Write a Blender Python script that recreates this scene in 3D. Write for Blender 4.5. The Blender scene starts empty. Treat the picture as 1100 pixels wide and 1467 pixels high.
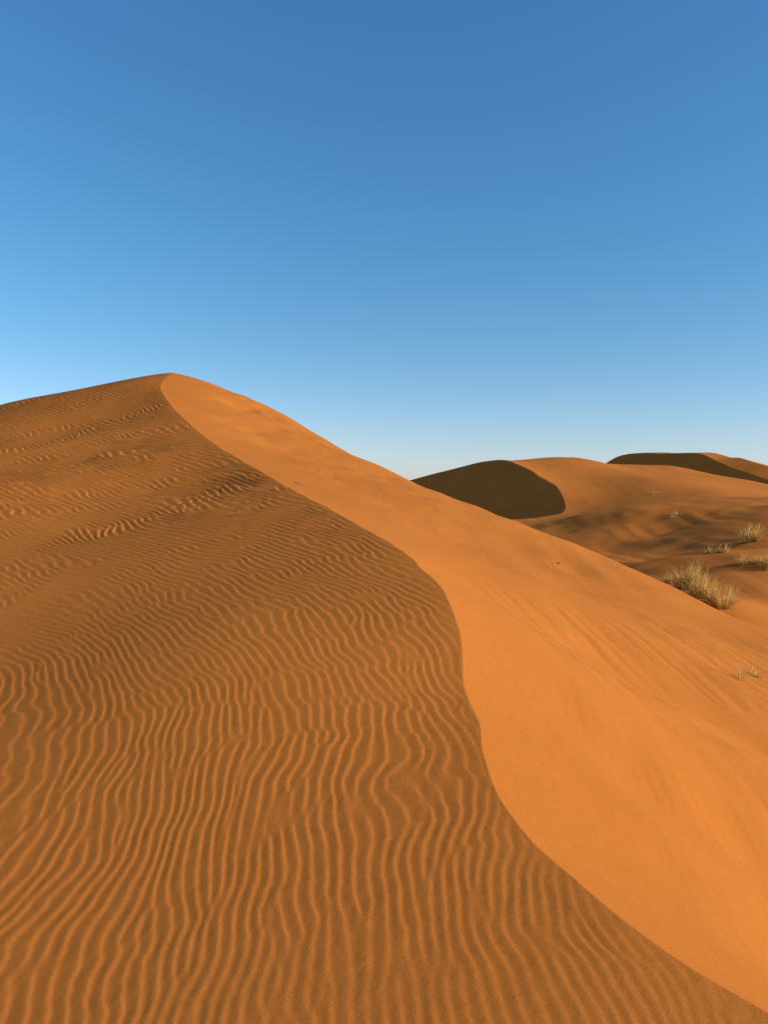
import bpy, math, numpy as np
from mathutils import Vector
rng=np.random.default_rng(7)
FPX=1108.0; HV=690.0
PITCH=-math.atan((733.5-HV)/FPX)

def px(u,v,Y):
    a=(u-550)/FPX; b=(733.5-v)/FPX
    y=math.cos(PITCH)-b*math.sin(PITCH); z=math.sin(PITCH)+b*math.cos(PITCH)
    return (a/y*Y, Y, z/y*Y)

class TPS:
    def __init__(s,pts,lam=0.0):
        P=np.array(pts,float); s.c=P[:,:2]; n=len(P)
        K=s.k(np.linalg.norm(s.c[:,None]-s.c[None],axis=2))+lam*np.eye(n)
        A=np.zeros((n+3,n+3)); A[:n,:n]=K; A[:n,n]=1; A[:n,n+1:]=s.c; A[n,:n]=1; A[n+1:,:n]=s.c.T
        s.w=np.linalg.solve(A,np.r_[P[:,2],0,0,0])
    @staticmethod
    def k(r): return r*r*np.log(r+1e-9)
    def __call__(s,x,y):
        o=s.w[-3]+s.w[-2]*x+s.w[-1]*y
        for (cx,cy),w in zip(s.c,s.w[:-3]):
            r2=(x-cx)**2+(y-cy)**2+1e-12
            o=o+w*0.5*r2*np.log(r2)
        return o

def hermite(yq,y,f):
    y=np.array(y);f=np.array(f);d=np.diff(f)/np.diff(y);h=np.diff(y)
    m=np.r_[d[0],(d[:-1]*h[1:]+d[1:]*h[:-1])/(h[1:]+h[:-1]),d[-1]]
    i=np.clip(np.searchsorted(y,yq)-1,0,len(y)-2)
    t=np.clip((yq-y[i])/h[i],-2,3)
    inside=(yq>=y[0])&(yq<=y[-1])
    r=(2*t**3-3*t**2+1)*f[i]+(t**3-2*t**2+t)*h[i]*m[i]+(-2*t**3+3*t**2)*f[i+1]+(t**3-t**2)*h[i]*m[i+1]
    lo=f[0]+d[0]*(yq-y[0]); hi=f[-1]+d[-1]*(yq-y[-1])
    return np.where(inside,r,np.where(yq<y[0],lo,hi))

class Noise:
    """periodic band noise, feature size ~1 unit"""
    def __init__(s,seed,n=256,per=4,beta=1.0,lo=0.0):
        r=np.random.default_rng(seed); k=np.fft.fftfreq(n,1/per)
        kk=np.hypot(*np.meshgrid(k,k,indexing='ij'))
        F=np.fft.fft2(r.normal(size=(n,n)))*np.exp(-(kk)**2/(2*0.45**2))*(kk>lo)
        a=np.real(np.fft.ifft2(F)); s.a=a/a.std(); s.n=n; s.per=per
    def __call__(s,x,y):
        return bil(s.a,x*s.per,y*s.per)
def bil(a,fx,fy):
    n,m=a.shape; ix=np.floor(fx).astype(int);iy=np.floor(fy).astype(int);tx=fx-ix;ty=fy-iy
    tx=tx*tx*(3-2*tx) if not np.iscomplexobj(a) else tx
    ty=ty*ty*(3-2*ty) if not np.iscomplexobj(a) else ty
    i0=ix%n;i1=(ix+1)%n;j0=iy%m;j1=(iy+1)%m
    return (a[i0,j0]*(1-tx)+a[i1,j0]*tx)*(1-ty)+(a[i0,j1]*(1-tx)+a[i1,j1]*tx)*ty
N1=Noise(1);N2=Noise(2);N3=Noise(3)

# ---------------- main dune ----------------
crest_px=[(1100,1450,2.35),(1000,1390,2.5),(900,1320,2.7),(800,1240,3.0),(720,1150,3.4),(690,1050,4.0),(665,970,4.6),
 (650,880,5.3),(600,810,6.5),(500,745,8.8),(400,690,12),(300,630,16.5),(245,580,20.5),(232,550,23.5),(250,534,26)]
crest=[px(*c) for c in crest_px]
pre=[(5.2,-4.0,-1.75),(3.6,-1.5,-1.72),(2.4,0.6,-1.68),(1.75,1.5,-1.65)]
post=[(-8.0,30,3.0),(-9.5,40,-1.0)]
CR=pre+crest+post
cy=[c[1] for c in CR]
cX=lambda y:hermite(y,cy,[c[0] for c in CR]); cZ=lambda y:hermite(y,cy,[c[2] for c in CR])

Lp=CR+[px(*p) for p in [(0,1467,2.36),(550,1467,2.30),(300,1100,3.75),(0,1000,4.75),(300,900,5.4),(0,800,8.4),(0,700,12.5),(0,640,17.5),
 (0,582,26),(-200,655,24),(250,700,12.6),(150,640,16.8),(150,600,20.3),(100,562,26),(200,541,26)]]
Lp+=[(0,0,-1.66),(-1.5,0,-1.70),(-4.5,5,-1.42),(-10,34,1.8),(-14,34,.8),(-20,32,-.3),(-10,42,-1.4),(-20,42,-2),(-25,10,-2.0),(-12,2,-2.0),(-25,22,0),(-20,-4,-3.0)]
Lf=TPS(Lp,.03)
edge=[px(*p) for p in [(320,553,25.8),(400,590,25),(500,650,23.5),(585,690,22),(715,750,19.5),(850,802,17.5),(1000,868,15),(1100,910,13.5)]]
toe=[px(*p) for p in [(700,870,7),(850,960,7),(1000,1070,6.5),(1100,1170,5.8)]]
Fp=[c for c in crest if c[1]>=6.4]+edge+toe+[(e[0]+2.2,e[1]+3.6,e[2]-2.0) for e in edge]
Fp+=[(e[0]+6,e[1]+8,e[2]-5.5) for e in edge[2:]]
Fp+=[(.8,4,-2.4),(1.0,2,-2.8),(3.2,3,-2.85),(3.3,0,-3.2),(6,0,-3.6),(6,4,-3.1),(8,8,-3.0),(12,12,-3.8),(14,5,-4.5),(12,-3,-5),(-6.5,31,2.2),(-8,40,-2)]
Ff=TPS(Fp)

def sm(a,b,x):
    t=np.clip((x-a)/(b-a),0,1); return t*t*(3-2*t)

# ripples: demodulated narrow-band complex field
n=1024
kf=np.fft.fftfreq(n,0.5)
KP,KQ=np.meshgrid(kf,kf,indexing='ij')
G=np.exp(-KP**2/(2*.115**2)-KQ**2/(2*.17**2))
F0=np.fft.ifft2(np.fft.fft2(rng.normal(size=(n,n))+1j*rng.normal(size=(n,n)))*G); F0/=np.sqrt((abs(F0)**2).mean())
# ripple phase: nearly parallel to the view direction at the foot, swinging diagonal up the slope
yt=np.linspace(-8,50,5801)
kt=1/(.053+.165*sm(1.5,17,yt)); ta=.05+.85*sm(2.2,7.5,yt)+.25*sm(12,20,yt); mp=-.30
Ht=np.cumsum(mp*kt+kt*ta)*.01; Qt=np.cumsum(kt)*.01
def ripple(x,y,cell):
    k=1+.06*np.maximum(y,0)
    xw=x+0.05*N1(x/.8,y/.9)+.014*k*N3(x/.3/k,y/.22/k); yw=y+0.14*N2(x/1.3,y/1.3)+.014*k*N1(x/.22/k+30,y/.3/k)
    K=np.interp(yw,yt,kt); T=np.interp(yw,yt,ta)
    p=(xw-mp*yw)*K+np.interp(yw,yt,Ht); q=np.interp(yw,yt,Qt)-.5*xw*K
    lam=1/K/np.sqrt(1+T*T)
    F=bil(F0,p*2+4000,q*2*.8+4000)
    ph=2*np.pi*p+np.angle(F); A=abs(F)
    a=.5
    g=-np.arctan(a*np.sin(ph)/(1-a*np.cos(ph)))/math.asin(a)
    amp=(0.030+.034*sm(4,13,y))*lam*np.minimum(1,A/.45)*(0.9+.10*N3(x/1.5,y/1.5))
    amp=amp*np.clip(2.6-cell/(lam*.28),0,1)
    return amp*g

def grid_mesh(name,X,Y,Z,mat,smooth=True):
    R,C=X.shape
    co=np.stack([X,Y,Z],-1).reshape(-1,3).astype(np.float32)
    idx=np.arange(R*C).reshape(R,C)
    q=np.stack([idx[:-1,:-1],idx[:-1,1:],idx[1:,1:],idx[1:,:-1]],-1).reshape(-1,4)
    me=bpy.data.meshes.new(name)
    me.vertices.add(len(co)); me.vertices.foreach_set('co',co.ravel())
    me.loops.add(q.size); me.loops.foreach_set('vertex_index',q.ravel().astype(np.int32))
    me.polygons.add(len(q)); me.polygons.foreach_set('loop_start',(np.arange(len(q))*4).astype(np.int32))
    me.polygons.foreach_set('use_smooth',np.ones(len(q),bool))
    me.update(calc_edges=True)
    me.materials.append(mat)
    ob=bpy.data.objects.new(name,me); bpy.context.collection.objects.link(ob); return ob

# ---------- materials ----------
def sand_mat(name,base,streak=False):
    m=bpy.data.materials.new(name); m.use_nodes=True; nt=m.node_tree; N=nt.nodes; L=nt.links
    b=N['Principled BSDF']; b.inputs['Roughness'].default_value=1.0; b.inputs['Specular IOR Level'].default_value=0.03
    tc=N.new('ShaderNodeTexCoord')
    n1=N.new('ShaderNodeTexNoise'); n1.inputs['Scale'].default_value=0.35; n1.inputs['Detail'].default_value=6
    n2=N.new('ShaderNodeTexNoise'); n2.inputs['Scale'].default_value=260; n2.inputs['Detail'].default_value=3
    for k in (n1,n2): L.new(tc.outputs['Object'],k.inputs['Vector'])
    c1=N.new('ShaderNodeMix'); c1.data_type='RGBA'
    c1.inputs['A'].default_value=(base[0]*.86,base[1]*.82,base[2]*.8,1); c1.inputs['B'].default_value=(base[0]*1.10,base[1]*1.14,base[2]*1.25,1)
    L.new(n1.outputs['Fac'],c1.inputs['Factor'])
    r=N.new('ShaderNodeValToRGB'); r.color_ramp.elements[0].position=.3; r.color_ramp.elements[1].position=.7
    r.color_ramp.elements[0].color=(.74,.72,.70,1); r.color_ramp.elements[1].color=(1.12,1.12,1.15,1)
    L.new(n2.outputs['Fac'],r.inputs['Fac'])
    mu=N.new('ShaderNodeMix'); mu.data_type='RGBA'; mu.blend_type='MULTIPLY'; mu.inputs['Factor'].default_value=1
    L.new(c1.outputs['Result'],mu.inputs['A']); L.new(r.outputs['Color'],mu.inputs['B'])
    L.new(mu.outputs['Result'],b.inputs['Base Color'])
    bp=N.new('ShaderNodeBump'); bp.inputs['Strength'].default_value=.45; bp.inputs['Distance'].default_value=.0015
    L.new(n2.outputs['Fac'],bp.inputs['Height'])
    n3=N.new('ShaderNodeTexNoise'); n3.inputs['Scale'].default_value=9; n3.inputs['Detail'].default_value=7
    L.new(tc.outputs['Object'],n3.inputs['Vector'])
    bp2=N.new('ShaderNodeBump'); bp2.inputs['Strength'].default_value=.45; bp2.inputs['Distance'].default_value=.014
    L.new(n3.outputs['Fac'],bp2.inputs['Height']); L.new(bp2.outputs['Normal'],bp.inputs['Normal'])
    L.new(bp.outputs['Normal'],b.inputs['Normal'])
    return m
SAND=(.62,.192,.031)
sand=sand_mat('orange_sand',SAND)

# ---------- build main dune ----------
rows=np.r_[np.arange(-4,1,.1),np.arange(1,6,.011),np.arange(6,28,.025),np.arange(28,45,.2)]
yc=rows[:,None]
jit=(.008*N1(rows/.3,rows*0+3)+.012*N2(rows/1.1,rows*0+5))*sm(1,2,rows)
cx=(cX(rows)+jit)[:,None]; cz=cZ(rows)[:,None]
xl=np.minimum(-0.56*np.maximum(yc,0)-1.0,cx-1)
tl=np.linspace(0,1,660)[None]
XL=cx+(xl-cx)*tl
far=(np.linspace(0,1,36)[1:]**1.6)[None]
XL=np.concatenate([XL,xl+(-45-xl)*far],1)[:,::-1]
xr=np.maximum(.56*np.maximum(yc,0)+1.5,cx+1.5)
tr=(np.linspace(0,1,280)[1:]**1.15)[None]
XR=cx+(xr-cx)*tr
XR=np.concatenate([XR,xr+(32-xr)*far],1)
YL=np.broadcast_to(yc,XL.shape); YR=np.broadcast_to(yc,XR.shape)
def ZLf(x,y,cxy,czy):
    z=Lf(x,y); s=x-cxy
    corr=czy-Lf(cxy,y)
    return z+corr*np.exp(-abs(s)/1.0)
ZL=ZLf(XL,YL,cx,cz)
cell=np.maximum(np.abs(np.gradient(XL,axis=1)),np.gradient(rows)[:,None])
sL=cx-XL
ZL=ZL+ripple(XL,YL,cell)*(.4+.6*sm(0.0,.2,sL))*sm(0,.02,sL)*(YL>-3)
ZL=ZL+.010*N2(XL/2.2,YL/2.2)*sm(.2,2,sL)
def ZRf(x,y,cxy,czy):
    s=x-cxy
    ds=s*0.93
    slip=czy-0.60*ds
    f=Ff(x,y)
    k=.02
    mx=np.maximum(slip,f); z=mx+k*np.exp(-np.abs(slip-f)/k)*.5
    f0=Ff(cxy,y); m0=np.maximum(czy,f0)+k*np.exp(-np.abs(czy-f0)/k)*.5
    return z+(czy-m0)*np.exp(-s/.6)
ZR=ZRf(XR,YR,cx,cz)
sR=XR-cx
ZR=ZR+(.055*N1(XR/3,YR/3)+.014*N2(XR/.8,YR/.8))*sm(.1,2.5,sR)
# contour-following avalanche striations on the slip face, faint ripples near the summit flank
dist=sR*.93
ZR=ZR+(.0035*N3(dist/.16,YR/2.5)+.003*N2(dist/.07+9,YR/1.2))*sm(.3,1.2,sR)*sm(-.6,.8,N1(XR/2+7,YR/2))*(1-sm(9,13,YR))
ZR=ZR+.008*N3(XR/.35,YR/.5)*sm(.2,1.2,N2(XR/1.6+11,YR/2.5))*sm(.3,1,sR)
for (u,v,Yd,rx,ry,h) in [(355,585,23.5,1.0,.7,-.13),(345,612,20.5,.9,.5,-.08),(330,575,24.5,.8,.5,.05),(440,620,22,1.0,.6,-.08)]:
    a=px(u,v,Yd); ZR=ZR+h*np.exp(-((XR-a[0])/rx)**2-((YR-a[1])/ry)**2)*(1+.4*N3(XR/.5,YR/.5))*sm(.2,1,sR)
X=np.concatenate([XL,XR],1);Y=np.concatenate([YL,YR],1);Z=np.concatenate([ZL,ZR],1)
grid_mesh('sand_dune',X,Y,Z,sand)

def z_main(x,y):
    x=np.array([x],float);y=np.array([y],float)
    return float(ZRf(x,y,cX(y),cZ(y))[0])

# ---------- valley terrain with second dune ----------
GXp,GYp=.52,.39
P0=px(720,658,76)
def plane(x,y,p0): return p0[2]+GXp*(x-p0[0])+GYp*(y-p0[1])
def on_plane(u,v,p0):
    a=px(u,v,1.0); Yd=(-p0[2]+GXp*p0[0]+GYp*p0[1])/(GXp*a[0]+GYp-a[2]); return (a[0]*Yd,Yd,a[2]*Yd)
brink=[on_plane(u,v,P0) for u,v in [(585,688),(650,672),(720,658),(745,667),(770,683),(795,704),(806,724)]]
Wp=brink+[px(*p) for p in [(815,738,59),(770,749,57),(870,790,40),(1000,860,21),(990,850,22),(1100,900,19.5),(1070,803,27),(1100,765,33),
 (1000,742,42),(1100,715,52),(960,720,52),(940,690,66),(900,672,78),(885,667,85),(960,669,85),(1030,682,80),(1100,697,75),(860,690,68),(830,655,80),(865,664,82),(775,655,79),(840,740,52),(1150,900,20),(1200,850,25),(1300,750,60)]]
Wp+=[(0,40,-3.6),(5,45,-3.6),(8,55,-3.4),(0,56,-3.4),(-6,60,-3.2),(8,30,-3.6),(9,24,-3.7),(9,18,-4.4),(5,25,-4.2),(14,13,-4.8),(20,10,-5),
 (5,70,2.2),(9,71,2.6),(0,72,1.2),(8,95,-2),(20,98,-3),(40,100,-3.5),(60,95,-4),(90,60,-3),(-6,90,-3),(-10,75,-2)]
Wf=TPS(Wp)
def Wz(x,y):
    w=Wf(x,y)
    w=w+(.17*N1(x/9+3,y/9)+.11*N2(x/4,y/4+5)+.018*N3(x/1.2,y/1.2))*sm(13,20,y)*(1-sm(50,58,y)*.7)
    d=np.hypot(np.maximum(0,x-10.2),np.maximum(0,63-y))-4.3
    p=np.maximum(plane(x,y,P0),-3.45)+1.2*np.maximum(0,d)
    return np.minimum(w,p)
rw=8*np.exp(np.linspace(0,math.log(115/8),950))
rt=np.concatenate([np.linspace(-.35,-.02,40)[:-1],np.linspace(-.02,.56,640),np.linspace(.56,1.3,60)[1:]])
WX=rt[None]*rw[:,None]; WY=np.broadcast_to(rw[:,None],WX.shape)
grid_mesh('sand_dune.001',WX,WY,Wz(WX,WY),sand)

# ---------- third dune (loft) ----------
P1=px(1005,651,122)
bk=[on_plane(u,v,P1) for u,v in [(845,678),(865,665),(885,654),(902,650),(950,649.5),(1005,651),(1030,662),(1060,674),(1100,687),(1180,706)]]
B=np.array(bk); tt=np.r_[0,np.cumsum(np.linalg.norm(np.diff(B,axis=0),axis=1))]; tq=np.linspace(0,tt[-1],400)
B=np.stack([hermite(tq,tt,B[:,k]) for k in range(3)],1)
B[:,2]+=.04*N1(tq/3,tq*0)
w=sm(.5,.62,tq/tt[-1])
offs=[(-14.4,-8.8,-12.6,0),(-7.2,-4.4,-6.4,0),(0,0,0,0),(3,1.0,.1,.9),(8,4,-.8,.9),(16,10,-4,0),(30,25,-11,0)]
rowsB=[]
for a,b_ in zip(offs[:-1],offs[1:]):
    for t in np.linspace(0,1,9)[:-1]:
        o=[a[k]*(1-t)+b_[k]*t for k in range(4)]
        rowsB.append(np.stack([B[:,0]+o[0],B[:,1]+o[1],B[:,2]+o[2]+o[3]*w],1))
S=np.array(rowsB)
ob=grid_mesh('sand_dune.002',S[...,0],S[...,1],S[...,2],sand)
ob.data.polygons.foreach_set('use_smooth',np.zeros(len(ob.data.polygons),bool))

# ---------- desert floor to horizon ----------
gx=np.sign(np.linspace(-1,1,161))*np.abs(np.linspace(-1,1,161))**3*6000
GX,GY=np.meshgrid(gx,gx)
GZ=-9+.8*N1(GX/40,GY/40)*sm(90,200,np.hypot(GX,GY))
grid_mesh('desert_ground',GX,GY,GZ,sand)

# ---------- grass ----------
gm=bpy.data.materials.new('dry_grass'); gm.use_nodes=True
nt=gm.node_tree; b=nt.nodes['Principled BSDF']; b.inputs['Roughness'].default_value=.6
at=nt.nodes.new('ShaderNodeAttribute'); at.attribute_name='tint'
cr=nt.nodes.new('ShaderNodeValToRGB'); cr.color_ramp.elements[0].color=(.40,.25,.04,1); cr.color_ramp.elements[1].color=(.95,.64,.18,1)
nt.links.new(at.outputs['Fac'],cr.inputs['Fac']); nt.links.new(cr.outputs['Color'],b.inputs['Base Color'])
tr_=nt.nodes.new('ShaderNodeBsdfTranslucent'); nt.links.new(cr.outputs['Color'],tr_.inputs['Color'])
mx=nt.nodes.new('ShaderNodeMixShader'); mx.inputs[0].default_value=.3
nt.links.new(b.outputs[0],mx.inputs[1]); nt.links.new(tr_.outputs[0],mx.inputs[2]); nt.links.new(mx.outputs[0],nt.nodes['Material Output'].inputs['Surface'])
gcount=[0]
def grass(items,zf,seed,wd=.006,lean=(.12,0)):
    """items: (x0,y0,rx,ry,h,nb) tussocks that make up one clump object"""
    r=np.random.default_rng(seed); V=[];Fc=[];T=[]
    for (x0,y0,rx,ry,h,nb) in items:
      cen=[(r.normal(0,.45)*rx,r.normal(0,.45)*ry,r.uniform(.45,1.)) for _ in range(max(3,int(nb/45)))]
      for i in range(nb):
        c=cen[r.integers(len(cen))]
        bx=x0+c[0]+r.normal(0,.07)*rx; by=y0+c[1]+r.normal(0,.07)*rx
        bz=zf(bx,by)-.03
        az=r.uniform(0,2*math.pi); ln=h*c[2]*r.uniform(.35,1.1); sp=abs(r.normal(0,.75))
        dx,dy=math.cos(az)*sp+lean[0],math.sin(az)*sp+lean[1]
        curl=r.uniform(.1,.8); tw=r.normal(math.pi/4,.9); wx,wy=math.cos(tw)*wd,math.sin(tw)*wd
        k0=len(V); K=5; tn=r.uniform(0,1)
        for k in range(K):
            t=k/(K-1); hor=ln*(t*(.6)+curl*t*t)
            px_,py_=bx+dx*hor,by+dy*hor; pz=bz+ln*(t-.40*curl*sp*t*t)/(1+.35*sp)
            ww=(1-t*.85)
            V.append((px_-wx*ww,py_-wy*ww,pz));V.append((px_+wx*ww,py_+wy*ww,pz)); T+= [tn*.7+.3*t]*2
            if k: a=k0+2*k; Fc.append((a-2,a-1,a+1,a))
    nm='grass_clump' if gcount[0]==0 else 'grass_clump.%03d'%gcount[0]; gcount[0]+=1
    me=bpy.data.meshes.new(nm); me.from_pydata(V,[],Fc); me.materials.append(gm)
    a=me.attributes.new('tint','FLOAT','POINT'); a.data.foreach_set('value',T)
    ob=bpy.data.objects.new(nm,me); bpy.context.collection.objects.link(ob)
def wz(x,y): return float(Wz(np.array([x],float),np.array([y],float))[0])
def hit(u,v,zf,y0,y1):
    a=px(u,v,1.0)
    for Yd in np.arange(y0,y1,.05):
        if a[2]*Yd<zf(a[0]*Yd,Yd): return a[0]*Yd,Yd
    return a[0]*y1,y1
def item(u,v,rx,ry,h,nb,zf=wz,y0=17,y1=80):
    x,y=hit(u,v,zf,y0,y1); return (x,y,rx,ry,h,nb)
grass([item(962,834,.4,.3,.6,350),item(984,843,.5,.35,1.15,800),(item(1004,856,.4,.3,.85,450)),item(1026,869,.4,.3,.8,450)],wz,20,.011)
for i,t in enumerate([(1076,776,.45,.3,1.0,400),(1082,806,.9,.4,.6,400),(1025,792,.6,.3,.45,180),(966,738,.6,.3,.5,100),(1100,815,.4,.3,.8,220),(938,708,.6,.3,.4,60)]):
    grass([item(*t)],wz,40+i,.014)
grass([item(1072,975,.35,.3,.38,100,z_main,3,20)],z_main,60,.004)
grass([item(1040,965,.3,.2,.2,30,z_main,3,20)],z_main,61,.003)

# a few tiny bits of debris on the flank (one object)
dm=bpy.data.materials.new('debris'); dm.use_nodes=True
b=dm.node_tree.nodes['Principled BSDF']; b.inputs['Roughness'].default_value=.9
nn=dm.node_tree.nodes.new('ShaderNodeTexNoise'); nn.inputs['Scale'].default_value=30
rr=dm.node_tree.nodes.new('ShaderNodeValToRGB'); rr.color_ramp.elements[0].color=(.14,.07,.03,1); rr.color_ramp.elements[1].color=(.40,.26,.14,1)
dm.node_tree.links.new(nn.outputs['Fac'],rr.inputs['Fac']); dm.node_tree.links.new(rr.outputs['Color'],b.inputs['Base Color'])
import bmesh
bm=bmesh.new(); r=np.random.default_rng(5)
for u,v,s in [(425,693,.026),(430,695,.024),(800,808,.026),(786,853,.018),(780,882,.012)]:
    x,y=hit(u,v,z_main,3,25)
    if y>24.9: continue
    res=bmesh.ops.create_icosphere(bm,subdivisions=2,radius=1.0)
    for q in res['verts']:
        q.co=Vector((q.co.x*s*1.5,q.co.y*s,q.co.z*s*.6))*(1+float(r.normal(0,.12)))+Vector((x,y,z_main(x,y)+s*.3))
me=bpy.data.meshes.new('pebbles'); bm.to_mesh(me); me.materials.append(dm)
bpy.context.collection.objects.link(bpy.data.objects.new('pebbles',me))

# ---------- sky and sun ----------
EL=math.radians(21); AZ=math.radians(103)
w=bpy.data.worlds.new('World'); bpy.context.scene.world=w; w.use_nodes=True; nt=w.node_tree
bg=nt.nodes['Background']; sk=nt.nodes.new('ShaderNodeTexSky'); sk.sky_type='NISHITA'; sk.sun_disc=False
sk.sun_elevation=EL; sk.sun_rotation=AZ; sk.altitude=900; sk.air_density=1.0; sk.dust_density=.3; sk.ozone_density=2.0
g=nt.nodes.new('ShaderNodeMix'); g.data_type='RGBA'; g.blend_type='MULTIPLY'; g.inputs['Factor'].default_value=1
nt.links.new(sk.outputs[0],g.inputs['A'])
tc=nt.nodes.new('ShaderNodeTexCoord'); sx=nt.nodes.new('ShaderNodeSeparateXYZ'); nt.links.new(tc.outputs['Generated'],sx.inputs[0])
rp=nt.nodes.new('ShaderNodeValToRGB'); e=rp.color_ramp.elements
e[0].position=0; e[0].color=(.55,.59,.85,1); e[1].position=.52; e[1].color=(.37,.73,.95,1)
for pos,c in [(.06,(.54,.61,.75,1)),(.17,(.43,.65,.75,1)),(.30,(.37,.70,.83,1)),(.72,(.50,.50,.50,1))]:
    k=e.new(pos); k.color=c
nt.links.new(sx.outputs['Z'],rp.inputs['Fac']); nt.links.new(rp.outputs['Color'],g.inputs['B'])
# gentle brightening towards the antisolar side of the sky (polarisation band)
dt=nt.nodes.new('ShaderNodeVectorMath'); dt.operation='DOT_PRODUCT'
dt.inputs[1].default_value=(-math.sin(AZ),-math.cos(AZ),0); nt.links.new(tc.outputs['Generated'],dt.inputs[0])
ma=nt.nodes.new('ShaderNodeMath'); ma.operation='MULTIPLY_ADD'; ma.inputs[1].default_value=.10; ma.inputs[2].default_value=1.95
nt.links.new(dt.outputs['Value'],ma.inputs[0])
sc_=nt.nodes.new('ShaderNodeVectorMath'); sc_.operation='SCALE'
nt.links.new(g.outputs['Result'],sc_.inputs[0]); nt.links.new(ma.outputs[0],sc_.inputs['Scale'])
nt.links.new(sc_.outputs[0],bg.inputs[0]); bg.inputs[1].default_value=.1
d=Vector((math.cos(EL)*math.sin(AZ),math.cos(EL)*math.cos(AZ),math.sin(EL)))
sl=bpy.data.lights.new('sun','SUN'); sl.energy=4.7; sl.angle=math.radians(.5); sl.color=(1,.95,.85)
so=bpy.data.objects.new('sun',sl); so.rotation_euler=d.to_track_quat('Z','Y').to_euler(); bpy.context.collection.objects.link(so)
cam=bpy.data.cameras.new('camera'); co=bpy.data.objects.new('camera',cam); bpy.context.collection.objects.link(co)
cam.sensor_fit='VERTICAL'; cam.sensor_height=36; cam.lens=36*FPX/1467; cam.clip_end=20000; cam.clip_start=.05
co.rotation_euler=(math.pi/2+PITCH,0,0)
sc=bpy.context.scene; sc.camera=co; sc.view_settings.view_transform='Standard'; sc.view_settings.look='None'; sc.view_settings.exposure=0
